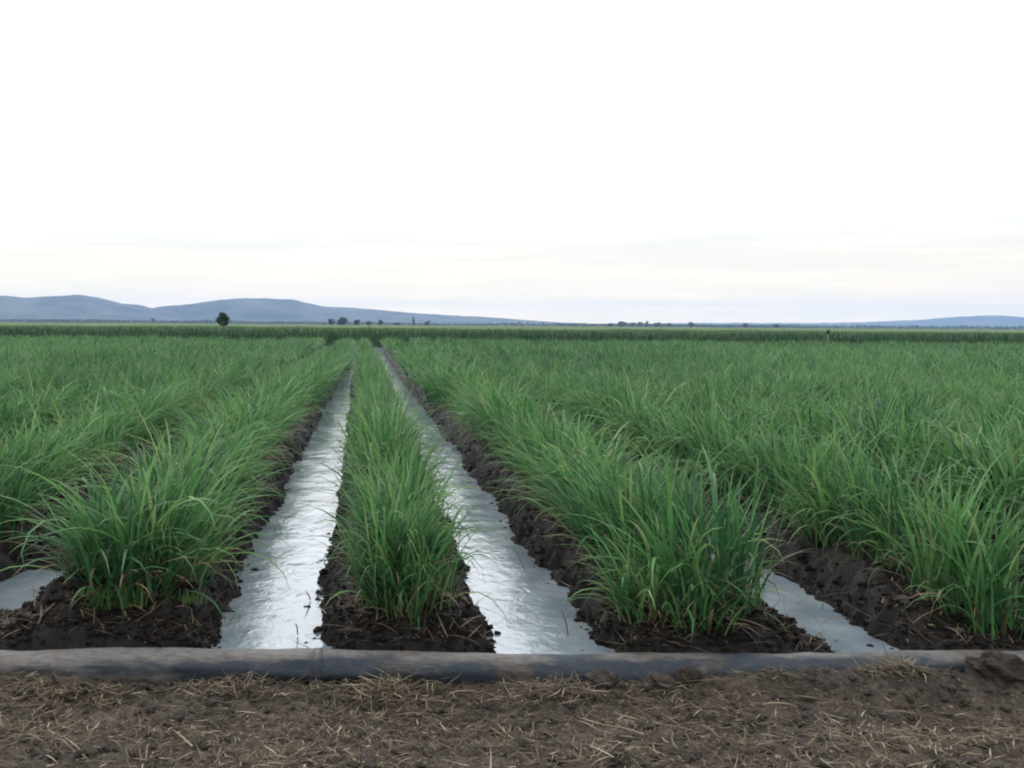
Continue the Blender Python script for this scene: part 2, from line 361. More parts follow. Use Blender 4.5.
def clump_blades(n, r, rx, spread=1.0, size=1.0, seg=7, fold=True, wmul=1.0, lean=(0, 0)):
    rad = np.sqrt(rng.random(n)); a = rng.random(n) * 2 * np.pi
    bx = rad * np.cos(a) * rx; by = rad * np.sin(a) * r
    st = rng.random(n) < 0.62
    base = np.stack([bx, by, np.where(st, rng.random(n) ** 1.3 * 0.30 * size, -0.03)], 1)
    phi = np.arctan2(by / r + rng.normal(0, 1.0, n) + lean[1], bx / rx + rng.normal(0, 1.0, n) + lean[0])
    th0 = np.abs(rng.normal(0.06, 0.24, n)) * spread + 0.13 * rad * spread + np.where(st, 0.06, 0)
    L = size * rng.uniform(0.46, 0.95, n) * (0.72 + 0.36 * rng.random(n)) * np.where(st, 0.78, 1.0)
    kap = np.clip(rng.normal(0.86, 0.5, n), 0.05, 2.3) * spread * (0.7 + 0.5 * L / size)
    br = rng.random(n) < 0.20
    kap = np.where(br, kap + rng.uniform(0.6, 1.2, n), kap)
    w = wmul * rng.uniform(0.0105, 0.0240, n)
    tint = np.clip(rng.normal(0.40, 0.28, n), 0, 1); tint = np.where(rng.random(n) < 0.04, 0.97, tint)
    td = np.where(rng.random(n) < 0.3, rng.uniform(0.5, 1, n), 0.1)
    return blades(base, phi, th0, kap, L, w, tint, td, seg, fold)

def dead_blades(n, r, rx):
    a = rng.random(n) * 2 * np.pi
    base = np.stack([np.cos(a) * rx * rng.uniform(0.4, 1.1, n), np.sin(a) * r * rng.uniform(0.4, 1.1, n), rng.uniform(0.0, 0.10, n)], 1)
    phi = a + rng.normal(0, 0.5, n)
    return blades(base, phi, rng.uniform(0.6, 1.2, n), rng.uniform(0.5, 1.5, n), rng.uniform(0.20, 0.52, n), rng.uniform(0.006, 0.014, n),
                  rng.random(n), np.zeros(n), 5, False)

def tube(pts, rads, k=8):
    pts = [Vector(p) for p in pts]; v = []; q = []
    for i, p in enumerate(pts):
        d = (pts[min(i + 1, len(pts) - 1)] - pts[max(i - 1, 0)]).normalized()
        a = d.cross(Vector((0, 1, 0.01)) if abs(d.y) < 0.9 else Vector((1, 0, 0))).normalized(); b = d.cross(a)
        for j in range(k):
            an = 2 * math.pi * j / k
            v.append(p + a * math.cos(an) * rads[i] + b * math.sin(an) * rads[i])
        if i:
            for j in range(k):
                q.append(((i - 1) * k + j, (i - 1) * k + (j + 1) % k, i * k + (j + 1) % k, i * k + j))
    n = len(pts)
    v.append(pts[0]); v.append(pts[-1])
    t = [(n * k, (j + 1) % k, j) for j in range(k)] + [(n * k + 1, (n - 1) * k + j, (n - 1) * k + (j + 1) % k) for j in range(k)]
    return [tuple(p) for p in v], q, t

# prototypes: meshes shared by the copies
KINDS = [('bushy', dict(n=155, spread=1.0, size=1.0)), ('bushy', dict(n=141, spread=1.05, size=0.97)), ('spreading', dict(n=155, spread=1.3, size=1.05)),
         ('spreading', dict(n=155, spread=1.25, size=1.0)), ('upright', dict(n=132, spread=0.62, size=1.05)), ('upright', dict(n=141, spread=0.7, size=1.0)),
         ('loose', dict(n=113, spread=1.1, size=0.95)), ('loose', dict(n=118, spread=1.0, size=0.9)), ('dense', dict(n=179, spread=0.95, size=0.95)),
         ('dense', dict(n=174, spread=1.0, size=0.9)), ('leaning', dict(n=141, spread=1.1, size=1.0, lean=(0.9, -0.3))), ('leaning', dict(n=141, spread=1.1, size=1.0, lean=(-0.9, -0.3)))]
PROTO = []
for nm, kw in KINDS:
    v, q, a = clump_blades(r=0.20, rx=0.23, **kw)
    lm = np_mesh('leaves', v, q, a); lm.materials.append(M_LEAF)
    v, q, a = dead_blades(26, 0.18, 0.17)
    dm = np_mesh('dead_leaves', v, q, a); dm.materials.append(M_DEAD)
    PROTO.append((nm, lm, dm))
STALKS = []
for i in range(4):
    h = 0.16 + 0.05 * i
    lx, ly = rng.normal(0, 0.03, 2)
    v, q, t = tube([(0, 0, -0.05), (lx * .4, ly * .4, h * .5), (lx, ly, h)], [0.013, 0.012, 0.009], 7)
    sm = np_mesh('stalk', v, q, None, True, t); sm.materials.append(M_STALK); STALKS.append(sm)

ORD = ['first', 'second', 'third', 'fourth', 'fifth', 'sixth', 'seventh', 'eighth', 'ninth', 'tenth']
def row_phrase(k):
    if k == 0: return 'the row between the two long flooded furrows'
    if k == -1: return 'the row just left of the two flooded furrows'
    if k == 1: return 'the row just right of the two flooded furrows'
    side = 'left' if k < 0 else 'right'
    return f'the {ORD[abs(k) - 1]} row {side} of the two flooded furrows'

def px(x, y): return 363 + x / y * 1000

def zbed(x, y): return float(ground_z(np.array([x]), np.array([y]))[0])

# clump positions along every row
pos = []
ROW_START = {0: 5.30, -1: 5.60, 1: 5.30, 2: 5.34, 3: 5.5}
for k in range(-34, 56):
    xr_ = X0 + k * S + (0.11 if k >= 2 else 0)
    y = ROW_START.get(k, 5.75)
    j = 0
    while y < Y_END:
        step = rng.uniform(0.24, 0.34) * (1 if y < 25 else 1.3)
        if px(xr_, y) > -160 and px(xr_, y) < 1190 or (y < 9 and -3 < k < 6):
            if not (rng.random() < 0.07 and j > 1):
                pos.append((k, xr_ + rng.normal(0, 0.045) - (0.10 * float(sstep(24, 34, y)) if k == 0 else 0) + (0.13 * float(sstep(13, 26, y)) + 0.20 * float(sstep(22, 33, y)) if k == -1 else -0.10 * float(sstep(13, 26, y)) if k == 1 else 0) - (0.05 * float(sstep(7, 16, y)) if k == 0 else 0) + (0.05 * float(sstep(7, 16, y)) if k == 1 else 0), y + rng.normal(0, 0.03)))
        if j == 0 and k in (-1, 0, 1):
            e_ = 0.11 if k == 0 else 0.17; pos += [(k, xr_ - e_, y + 0.12), (k, xr_ + e_, y + 0.16)]
        y += step; j += 1
pos = np.array(pos)
inside = (px(pos[:, 1], pos[:, 2]) > -25) & (px(pos[:, 1], pos[:, 2]) < 1045)
order = np.where(inside)[0]; order = order[np.argsort(np.hypot(pos[order, 1], pos[order, 2]))]
NEAR = set(order[:298].tolist())
count = {}
SPECIAL = {(-1, 0): (3, 1.12), (-1, 1): (6, 1.0), (-1, 2): (10, 1.0), (0, 0): (7, 0.84), (0, 1): (6, 0.88), (0, 2): (7, 0.88), (1, 0): (7, 0.68), (1, 1): (6, 0.74), (1, 2): (4, 1.0), (1, 3): (3, 0.86), (1, 4): (5, 0.92), (2, 0): (0, 0.92), (2, 1): (5, 1.02)}
for i in sorted(NEAR, key=lambda i: pos[i, 2]):
    k, x, y = int(pos[i, 0]), pos[i, 1], pos[i, 2]
    c = count.get(k, 0); count[k] = c + 1
    pi = int(rng.integers(len(PROTO))); sc = rng.uniform(0.86, 1.08)
    big = vnoise(np.array([x * 0.45]), np.array([y * 0.3]), 88)[0]; sc *= 0.82 + 0.34 * big
    if (k, c) in SPECIAL: pi, sc = SPECIAL[(k, c)]
    nm, lm, dm = PROTO[pi]
    rz = rng.uniform(-0.45, 0.45) + (math.pi if rng.random() < 0.5 else 0)
    r = empty('sugarcane_clump', (x, y, zbed(x, y)), rz); wd = (0.80 - 0.06 * float(sstep(8, 12, y))) if k == 0 else (0.78 if k == 2 and y < 7 else (1.2 if k == -2 else 1.16 if k == 1 else 1.1 if k == -1 else 1.0) + (0.12 if k == -1 else 0.0 if k == 1 else 0.06) * float(sstep(8, 16, y)))
    r.scale = (sc * wd, sc, sc * rng.uniform(0.94, 1.06))
    adj = 'tall ' + nm if sc > 1.03 else ('small ' + nm if sc < 0.88 else nm)
    if c < 10: lab = f'{adj} sugarcane clump, {ORD[c]} from the front of {row_phrase(k)}'
    else: lab = f'sugarcane clump past the tenth in {row_phrase(k)}'
    if len(lab.split()) > 16: lab = lab.replace(' sugarcane clump', ' cane clump').replace('from the front of', 'in')
    tag(r, lab, 'sugarcane', 'sugarcane clumps in rows along the furrows')
    new_obj('leaves', lm, r)
    new_obj('dead_leaves', dm, r)
    if c < 8:
        for s in range(4):
            so = new_obj('stalk', STALKS[(s + pi) % 4], r)
            an = s * 1.57 + pi; so.location = (0.07 * math.cos(an), 0.11 * math.sin(an), 0); so.rotation_euler = (0, 0, an)

# the rest of the field: past counting, one object
def merge(parts):
    vs, qs, as_, off = [], [], [], 0
    for v, q, a in parts:
        vs.append(v); qs.append(q + off); as_.append(a); off += len(v)
    return np.concatenate(vs), np.concatenate(qs), np.concatenate(as_)

LOD = {}
def lod(level):
    if level not in LOD:
        cfg = [dict(n=130, seg=6, fold=True, wmul=1.0), dict(n=84, seg=5, fold=False, wmul=1.2), dict(n=52, seg=4, fold=False, wmul=1.7)][level]
        LOD[level] = [clump_blades(r=0.21, rx=0.34, spread=sp * 0.80, size=sz, **cfg) for sp, sz in
                      ((1, 1), (1.1, 1), (1.2, 1.02), (0.75, 1.04), (0.9, 0.95), (1.05, 0.9), (1.3, 1.05), (0.65, 1.0))]
    return LOD[level]
parts = []
zz = ground_z(pos[:, 1], pos[:, 2])
for i in range(len(pos)):
    if i in NEAR: continue
    k, x, y = pos[i]
    d = math.hypot(x, y)
    v, q, a = lod(0 if d < 20 else (1 if d < 34 else 2))[int(rng.integers(8))]
    rz = rng.uniform(-0.35, 0.35) + (math.pi if rng.random() < 0.5 else 0); s = (1 - 0.04 * float(sstep(25, 50, y))) * rng.uniform(0.86, 1.08) * (0.82 + 0.34 * vnoise(np.array([x * 0.45]), np.array([y * 0.3]), 88)[0])
    c, sn = math.cos(rz) * s, math.sin(rz) * s
    V = np.stack([(v[:, 0] * c - v[:, 1] * sn) * (0.76 if int(k) == 0 else 1.24 if int(k) == 1 else 1.30 if int(k) == -1 else 1.10) + x, v[:, 0] * sn + v[:, 1] * c + y, v[:, 2] * s + zz[i]], 1)
    A = a.copy(); A[:, 0] = np.clip(A[:, 0] + rng.normal(0, 0.10) + 0.5 * (vnoise(np.array([x * 0.16]), np.array([y * 0.09]), 57)[0] - 0.5), 0, 1)
    parts.append((V, q, A))
v, q, a = merge(parts)
print('far field quads', len(q), 'clumps', len(pos))
far = new_obj('cane_field', np_mesh('cane_field', v, q, a), None, M_LEAF)
tag(far, 'dense young green cane filling the field out to its far edge', None, None, 'stuff')

# ------------------------------------------------------------------ taller cane block behind the field
parts = []
n = 30000
bx = rng.uniform(-42, 64, n); by = Y_END + 4.6 + rng.random(n) ** 1.6 * 12
th0 = np.abs(rng.normal(0.0, 0.22, n)); Lb = rng.uniform(0.35, 0.75, n)
top = 1.38 + 0.10 * fbm(bx * 0.25, by * 0.25, 3, 5)
frontness = rng.random(n)
bz = np.where(by < Y_END + 6.5, rng.uniform(0.1, 1.0, n), rng.uniform(0.7, 1.0, n)) * (top - 0.42)
parts.append(blades(np.stack([bx, by, bz], 1), rng.uniform(0, 6.283, n), th0, rng.uniform(0.3, 1.6, n), Lb, rng.uniform(0.03, 0.055, n), rng.random(n), np.zeros(n), 3, False))
n = 10000
bx = rng.uniform(-42, 64, n); by = Y_END + 4.6 + rng.random(n) * 2.5
parts.append(blades(np.stack([bx, by, np.full(n, 0.05)], 1), rng.uniform(0, 6.283, n), np.abs(rng.normal(0, 0.08, n)), rng.uniform(0, 0.15, n), rng.uniform(0.8, 1.15, n), rng.uniform(0.02, 0.04, n), rng.random(n) * 0.3, np.zeros(n), 2, False))
v, q, a = merge(parts)
o = new_obj('tall_cane_field', np_mesh('tall_cane_field', v, q, a), None, M_TALL)
tag(o, 'dark band of taller cane standing across the far end of the field', None, None, 'stuff')
# its canopy running back to the paddocks
xs = np.concatenate([np.arange(-420, -60, 4.0), np.arange(-60, 90, 0.8), np.arange(90, 560, 4.0)])
ys = np.array(axis_grow(Y_END + 9.5, 135, 0.6, 1.02))
gx, gy = np.meshgrid(xs, ys)
gz = 1.22 + 0.10 * fbm(gx * 0.5, gy * 0.5, 3, 15) + 0.12 * fbm(gx * 0.05, gy * 0.05, 2, 16)
gz[0, :] = 0.0; gz[-1, :] = 0.0
i2 = (np.arange(len(ys) - 1)[:, None] * len(xs) + np.arange(len(xs) - 1)[None, :]).ravel()
o = new_obj('cane_canopy', np_mesh('cane_canopy', np.stack([gx, gy, gz], -1).reshape(-1, 3), np.stack([i2, i2 + 1, i2 + len(xs) + 1, i2 + len(xs)], 1)), None, M_CANOPY)
tag(o, 'green canopy of older cane running back from the dark band', None, None, 'stuff')
ys = np.array(axis_grow(136, 900, 1.2, 1.03)); xs = np.arange(-700, 900, 5.0)
gx, gy = np.meshgrid(xs, ys)
gz = 1.02 + 0.16 * fbm(gx * 0.3, gy * 0.3, 3, 25) + 0.25 * fbm(gx * 0.012, gy * 0.012, 2, 26)
gz[0, :] = 0.0; gz[-1, :] = 0.0
i2 = (np.arange(len(ys) - 1)[:, None] * len(xs) + np.arange(len(xs) - 1)[None, :]).ravel()
o = new_obj('ripening_field', np_mesh('ripening_field', np.stack([gx, gy, gz], -1).reshape(-1, 3), np.stack([i2, i2 + 1, i2 + len(xs) + 1, i2 + len(xs)], 1)), None, M_PALE)
tag(o, 'pale green ripening crop stretching behind the dark cane band', None, None, 'stuff')

# ------------------------------------------------------------------ irrigation pipe
def lerp_pts(P, n):
    P = np.array(P); xs = np.linspace(P[0, 0], P[-1, 0], n)
    ysm = np.interp(xs, P[:, 0], P[:, 1]); zsm = np.interp(xs, P[:, 0], P[:, 2])
    ker = np.ones(9) / 9
    ysm[4:-4] = np.convolve(ysm, ker, 'valid'); zsm[4:-4] = np.convolve(zsm, ker, 'valid')
    return xs, ysm, zsm
pxs, pys, pzs = lerp_pts(PIPE_PTS, 420)
K = 28; v = []; q = []
for i in range(len(pxs)):
    x = pxs[i]
    for j in range(K):
        an = 2 * math.pi * j / K
        rr = 0.098 * (1 + 0.17 * float(fbm(np.array([x * 1.7 + 0.0]), np.array([math.sin(an) * 1.5 + 3]), 3, 33)[0]) + 0.075 * float(fbm(np.array([x * 7.0]), np.array([math.sin(an) * 2.5]), 3, 34)[0]))
        v.append((x, pys[i] + rr * 1.17 * math.cos(an), pzs[i] + rr * 0.91 * math.sin(an)))
    if i:
        for j in range(K):
            q.append(((i - 1) * K + j, (i - 1) * K + (j + 1) % K, i * K + (j + 1) % K, i * K + j))
pipe = empty('irrigation_pipe', (float(pxs[210]), float(pys[210]), -0.08))
sh = Vector(pipe.location)
v = np.array(v) - np.array(sh)
new_obj('tube', np_mesh('tube', v, q), pipe, M_PIPE)
tag(pipe, 'long dusty black irrigation pipe lying across the near ends of the rows', 'pipe')
# band where two lengths are joined
def pipe_ring(xc, w, r, name, mat):
    v = []; q = []
    prof = [(-w / 2, r - 0.012), (-w / 2 + 0.004, r), (w / 2 - 0.004, r), (w / 2, r - 0.012)]
    yc = float(np.interp(xc, pxs, pys)); zc = float(np.interp(xc, pxs, pzs))
    for i, (dx, rr) in enumerate(prof):
        for j in range(K):
            an = 2 * math.pi * j / K
            v.append((xc + dx - sh.x, yc + rr * 1.17 * math.cos(an) - sh.y, zc + rr * 0.91 * math.sin(an) - sh.z))
        if i:
            for j in range(K): q.append(((i - 1) * K + j, (i - 1) * K + (j + 1) % K, i * K + (j + 1) % K, i * K + j))
    return new_obj(name, np_mesh(name, v, q), pipe, mat)
pipe_ring(-0.215, 0.05, 0.1000, 'joint_sleeve', M_PIPE)

# ------------------------------------------------------------------ clods
def ico(sub):
    import bmesh
    bm = bmesh.new(); bmesh.ops.create_icosphere(bm, subdivisions=sub, radius=1)
    V = np.array([v.co[:] for v in bm.verts]); T = np.array([[l.vert.index for l in f.loops] for f in bm.faces]); bm.free()
    return V, T
ICO1, ICO3 = ico(2), ico(4)
def lump(V, seed, amp=0.35, f=1.4):
    n = fbm(V[:, 0] * f + V[:, 2] * 1.7 + seed, V[:, 1] * f - V[:, 2] * 1.3 + seed * 3, 4, seed)
    return V * (1 + amp * n)[:, None]
def clod(loc, size, seed, label, mat, rz=0.0):
    V = lump(lump(ICO3[0], seed, 0.55, 1.9), seed + 5, 0.22, 6.0) * np.array(size)
    o = new_obj('soil_clod', np_mesh('soil_clod', V, None, None, False, ICO3[1]), None, mat)
    o.location = loc; o.rotation_euler = (0, 0, rz)
    tag(o, label, 'soil clod', 'big soil clods beside the pipe')
clod((3.12, 4.80, 0.075), (0.135, 0.09, 0.10), 3, 'largest dark brown soil clod, lying over the right end of the pipe', M_BROWNCLOD)
clod((1.19, 4.80, 0.015), (0.075, 0.06, 0.045), 12, 'grey soil clod leaning on the pipe just right of the second flooded furrow', M_CLOD)
clod((1.47, 4.77, 0.012), (0.07, 0.055, 0.045), 19, 'rounded soil clod before the pipe, second of the three clods near its middle', M_CLOD)
clod((1.60, 4.80, 0.035), (0.06, 0.05, 0.05), 27, 'taller soil clod touching the pipe, beneath the row right of the furrows', M_BROWNCLOD)
clod((-1.42, 4.72, -0.005), (0.14, 0.06, 0.055), 31, 'flat reddish brown soil clod under straw at the left of the pipe', M_BROWNCLOD)

def clod_mass(name, pts, smin, smax, mat, label):
    VV, TT = [], []; off = 0
    var = [lump(ICO1[0], s, 0.95, 1.9) * np.array([1, 1, .85]) for s in range(40, 64)]
    for (x, y, z) in pts:
        s = smin + (smax - smin) * rng.random() ** 2.5
        V = var[int(rng.integers(len(var)))] * np.array([s * rng.uniform(.8, 1.4), s * rng.uniform(.8, 1.3), s * rng.uniform(.65, 1.05)])
        a = rng.random() * 6.283; c, sn = math.cos(a), math.sin(a)
        V = np.stack([V[:, 0] * c - V[:, 1] * sn + x, V[:, 0] * sn + V[:, 1] * c + y, V[:, 2] + z + s * 0.15], 1)
        VV.append(V); TT.append(ICO1[1] + off); off += len(V)
    o = new_obj(name, np_mesh(name, np.concatenate(VV), None, None, False, np.concatenate(TT)), None, mat)
    tag(o, label, None, None, 'stuff')
pts = []
for _ in range(15000):
    k = int(rng.integers(-2, 5)); y = 5.15 + rng.random() ** 1.7 * 20
    sd = rng.choice([-1, 1]); u = rng.uniform(0.1, 0.60) if y < 5.9 else rng.normal(0.42, 0.08)
    pts.append((X0 + k * S + sd * u + (0.11 if k >= 2 else 0), y))
for _ in range(5000):
    pts.append((rng.uniform(-2.6, 4.2), rng.uniform(5.09, 5.75)))
for _ in range(4000):
    pts.append((rng.uniform(-2.9, 4.4), 5.6 + 4.5 * rng.random() ** 1.5))
n0 = len(pts)
for _ in range(450):     # crumbs that have slipped to the waterline
    k = int(rng.integers(-1, 3)); pts.append((X0 - S / 2 + k * S + (0.1 if k == 2 else 0) + rng.choice([-1, 1]) * rng.normal(0.27, 0.035), 5.3 + 9 * rng.random() ** 1.6))
pts = np.array(pts); z = ground_z(pts[:, 0], pts[:, 1]); z[n0:] = np.maximum(z[n0:], -0.008); keep = z > -0.035
clod_mass('mud_crumbs', np.column_stack([pts, z])[keep], 0.004, 0.023, M_MUDCLOD, 'dark wet mud crumbs along the banks of the flooded furrows')
pts = np.column_stack([rng.uniform(-2.6, 3.9, 6000), 2.9 + rng.random(6000) * 2.0]); z = ground_z(pts[:, 0], pts[:, 1])
clod_mass('soil_crumbs', np.column_stack([pts, z]), 0.004, 0.026, M_CLOD, 'loose brown soil crumbs over the headland in front of the pipe')

# ------------------------------------------------------------------ straw
def straw(n, xr_, yfun, lmin, lmax, w0, w1, lift):
    x = rng.uniform(*xr_, n); y = yfun(n); z = ground_z(x, y)
    base = np.stack([x, y, z + rng.uniform(0.004, lift, n)], 1)
    phi = rng.normal(0, 0.8, n) + np.where(rng.random(n) < 0.5, math.pi, 0)
    th = np.clip(rng.normal(1.52, 0.10, n), 0.9, 1.7)
    up = rng.random(n) < 0.025; th = np.where(up, rng.uniform(0.3, 1.1, n), th)
    dens = fbm(x * 1.6, y * 3.2, 4, 131) + rng.normal(0, 0.18, n)
    keep = dens > -0.05
    x, y, z, base, phi, th = x[keep], y[keep], z[keep], base[keep], phi[keep], th[keep]; n = len(x)
    L = lmin + (lmax - lmin) * rng.random(n) ** 2.2
    tint = np.clip(rng.normal(0.31, 0.25, n), 0, 1)
    return blades(base, phi, th, rng.normal(0.0, 0.35, n), L, rng.uniform(w0, w1, n), tint, np.zeros(n), 5, False, 1.2, None, 0.34)
def patchy(n):
    y = []
    while len(y) < n:
        c = 2.8 + 2.05 * rng.random(); y.append(c)
    return np.array(y)
parts = [straw(95000, (-2.7, 4.0), patchy, 0.010, 0.065, 0.0016, 0.0046, 0.011),
         straw(700, (-2.7, 4.0), lambda n: rng.normal(4.68, 0.07, n), 0.03, 0.18, 0.003, 0.008, 0.03),
         straw(450, (-2.0, 0.9), lambda n: rng.normal(4.66, 0.08, n), 0.04, 0.2, 0.003, 0.009, 0.035),
         straw(200, (-2.7, 4.0), patchy, 0.10, 0.32, 0.004, 0.010, 0.03)]
# heaps of cane trash
for (hx, hy, hn, hs) in [(a_, b_, c_ * 4, d_) for (a_, b_, c_, d_) in [(-1.45, 4.66, 260, .22), (0.12, 4.70, 170, .12), (0.95, 4.7, 120, .2), (2.62, 4.84, 190, .10), (-1.75, 4.35, 260, .30), (-0.6, 4.72, 150, .2), (1.0, 4.1, 120, .3), (2.3, 4.2, 160, .35), (0.1, 4.35, 140, .4), (-1.0, 4.2, 160, .5), (1.6, 4.45, 120, .4), (3.0, 4.3, 150, .4), (-0.4, 3.95, 150, .5), (1.9, 3.9, 140, .4)]]:
    x = rng.normal(hx, hs, hn); y = rng.normal(hy, 0.045 if hy > 4.6 else 0.10, hn)
    z = ground_z(x, y) + 0.055 * np.exp(-((x - hx) / hs) ** 2) * rng.random(hn)
    parts.append(blades(np.stack([x, y, z + 0.006], 1), rng.uniform(0, 6.283, hn), np.clip(rng.normal(1.48, .18, hn), .5, 1.8), rng.normal(.1, .35, hn), 0.02 + .13 * rng.random(hn) ** 1.8, rng.uniform(.002, .007, hn), np.clip(rng.normal(.42, .28, hn), 0, 1), np.zeros(hn), 5, False, 1.2, None, 0.3))
v, q, a = merge(parts)
o = new_obj('straw_litter', np_mesh('straw_litter', v, q, a), None, M_STRAW)
tag(o, 'dry cane straw scattered over the bare headland before the pipe', None, None, 'stuff')

# dead leaves lying over the bed noses and banks
x, y = [], []
for _ in range(5200):
    k = int(rng.integers(-2, 5)); yy = 5.2 + rng.random() ** 1.8 * 11
    x.append(X0 + k * S + rng.normal(0, 0.30)); y.append(yy)
x += list(rng.uniform(-2.4, 4.2, 1500)); y += list(rng.uniform(5.12, 5.7, 1500))
x = np.array(x); y = np.array(y); z = ground_z(x, y); kp = z > -0.02; x, y, z = x[kp], y[kp], z[kp]; n = len(x)
v, q, a = blades(np.stack([x, y, z + 0.012], 1), rng.uniform(0, 6.283, n), np.clip(rng.normal(1.3, .25, n), .3, 1.7), rng.normal(.3, .4, n), 0.03 + 0.24 * rng.random(n) ** 2.2, rng.uniform(.003, .009, n), np.clip(rng.normal(.22, .25, n), 0, 1), np.zeros(n), 5, False, 1.2)
o = new_obj('cane_trash', np_mesh('cane_trash', v, q, a), None, M_DEAD)
tag(o, 'brown dead cane leaves lying on the mud under the rows', None, None, 'stuff')

x, y = [], []
for _ in range(170):
    c = int(rng.integers(-1, 3)); yy = 5.5 + rng.random() ** 1.6 * 9
    x.append(X0 - S / 2 + c * S + rng.choice([-1, 1, 1]) * rng.uniform(0.12, 0.34)); y.append(yy)
x = np.array(x); y = np.array(y); n = len(x)
v, q, a = blades(np.stack([x, y, np.maximum(ground_z(x, y), 0.0) + 0.004], 1), rng.normal(0, 1.0, n) + np.where(rng.random(n) < .5, math.pi, 0), np.clip(rng.normal(.9, .45, n), .2, 1.5), rng.uniform(.5, 1.6, n), rng.uniform(.06, .26, n), rng.uniform(.005, .011, n), np.clip(rng.normal(.15, .2, n), 0, 1), np.zeros(n), 6, False, 1.3)
o = new_obj('drowned_leaves', np_mesh('drowned_leaves', v, q, a), None, M_DEAD)
tag(o, 'stray dark leaves poking out of the furrow water', None, None, 'stuff')

# ------------------------------------------------------------------ low weeds
def weed(x, y, n, size, label):
    r = 0.12
    a_ = rng.random(n) * 6.283; rad = np.sqrt(rng.random(n))
    b = np.stack([rad * np.cos(a_) * r * 1.6, rad * np.sin(a_) * r * 0.6, np.full(n, -0.01)], 1)
    v, q, a = blades(b, rng.random(n) * 6.283, np.abs(rng.normal(.25, .3, n)), rng.uniform(.3, 1.5, n), size * rng.uniform(.4, 1, n), rng.uniform(.005, .010, n), rng.random(n), np.zeros(n), 4, False)
    t = empty('weed_tuft', (x, y, zbed(x, y)))
    new_obj('leaves', np_mesh('leaves', v, q, a), t, M_WEED)
    v, q, a = blades(b[:8] * 1.2, rng.random(8) * 6.283, rng.uniform(.8, 1.3, 8), rng.uniform(0, .6, 8), np.full(8, .10), np.full(8, .006), rng.random(8), np.zeros(8), 3, False)
    new_obj('dead_leaves', np_mesh('dead_leaves', v, q, a), t, M_DEAD)
    tag(t, label, 'weed', 'low weeds among the rows')
weed(-1.36, 5.36, 190, 0.16, 'low bright green weed tuft on the mud before the bushy left clump')
weed(-1.05, 5.44, 70, 0.10, 'smaller weed tuft on the mud nearer the wide flooded furrow')
weed(3.42, 5.38, 50, 0.15, 'sparse weed tuft behind the big clod at the pipe end')

# ------------------------------------------------------------------ far trees
def tree(x, y, h, w, label, trunk_h, n=500, group=None, rough=1.0):
    t = empty('tree', (x, y, 0))
    tag(t, label, 'tree', group)
    v, q, tt = tube([(0, 0, -0.1), (0.02 * h, 0, h * 0.3), (-0.01 * h, 0.01 * h, h * 0.55), (0.02 * h, 0, h * 0.85)], [0.05 * h, 0.036 * h, 0.024 * h, 0.006 * h], 8)
    off = len(v)
    for s in range(5):
        a = s * 1.3 + x; z0 = h * (0.32 + 0.08 * s)
        vv, qq, t2 = tube([(0, 0, z0), (w * .2 * math.cos(a), w * .2 * math.sin(a), z0 + h * .12), (w * .38 * math.cos(a), w * .38 * math.sin(a), z0 + h * .2)], [.02 * h, .013 * h, .004 * h], 6)
        q += [tuple(i + off for i in f) for f in qq]; tt += [tuple(i + off for i in f) for f in t2]; v += vv; off += len(vv)
    new_obj('trunk', np_mesh('trunk', v, q, None, True, tt), t, M_BARK)
    # leaf clumps through the crown
    m = 26
    cz = rng.uniform(trunk_h, h * 0.92, m); ca = rng.random(m) * 6.283
    prof = np.sqrt(np.clip(1 - ((cz - (trunk_h + h) / 2) / ((h - trunk_h) / 2 * 1.12)) ** 2, 0.08, 1))
    cr = rng.uniform(0.1, 0.42, m) * w * prof
    cen = np.stack([cr * np.cos(ca), cr * np.sin(ca), cz], 1)
    ci = rng.integers(0, m, n)
    d = rng.normal(0, 1, (n, 3)); d /= np.linalg.norm(d, axis=1)[:, None]
    p = cen[ci] + d * (rng.random(n) ** 0.4)[:, None] * np.array([w * .20, w * .20, h * .13]) * rough
    n1 = rng.normal(0, 1, (n, 3)); n1 /= np.linalg.norm(n1, axis=1)[:, None]
    n2 = np.cross(n1, rng.normal(0, 1, (n, 3))); n2 /= np.linalg.norm(n2, axis=1)[:, None]
    s = (0.045 * w * rng.uniform(.6, 1.3, n))[:, None]
    V = np.stack([p - n1 * s - n2 * s * .6, p + n1 * s - n2 * s * .6, p + n1 * s + n2 * s * .6, p - n1 * s + n2 * s * .6], 1).reshape(-1, 3)
    Q = np.arange(n * 4).reshape(-1, 4)
    A = np.zeros((n * 4, 3)); A[:, 0] = np.repeat(np.clip(0.5 + 0.35 * rng.normal(0, 1, m)[ci] + .15 * rng.normal(0, 1, n), 0, 1), 4)
    new_obj('crown', np_mesh('crown', V, Q, A, False), t, M_TREE)
def at(pxx, d): return (pxx - 363) / 1000 * d
g = 'trees far out on the plain'
tree(at(222.5, 200), 200, 3.65, 2.6, 'lone dark round tree standing clear beyond the cane, below the hills', 0.8, 3000, g)
for i, (p_, hh, ww, lab) in enumerate([
        (331, 4.2, 4.6, 'rounded tree, first of the tree cluster beneath the falling ridge'),
        (342, 5.4, 7.0, 'broadest tree of the cluster beneath the falling ridge'),
        (356, 4.0, 5.2, 'low wide tree closing the cluster beneath the falling ridge'),
        (368, 3.0, 3.6, 'small bush-like tree just beyond the tree cluster'),
        (380, 3.9, 4.0, 'small round tree between the cluster and the thin tall tree'),
        (397, 2.6, 3.2, 'lowest small tree beside the thin tall tree'),
        (413, 6.4, 2.6, 'thin tall tree standing out against the end of the ridge'),
        (427, 3.6, 4.0, 'small faint tree past the thin tall tree')]):
    tree(at(p_, 760), 760 + 6 * (i % 3), hh * 1.3, ww * 1.3, lab, 0.25 * hh, 600, g)
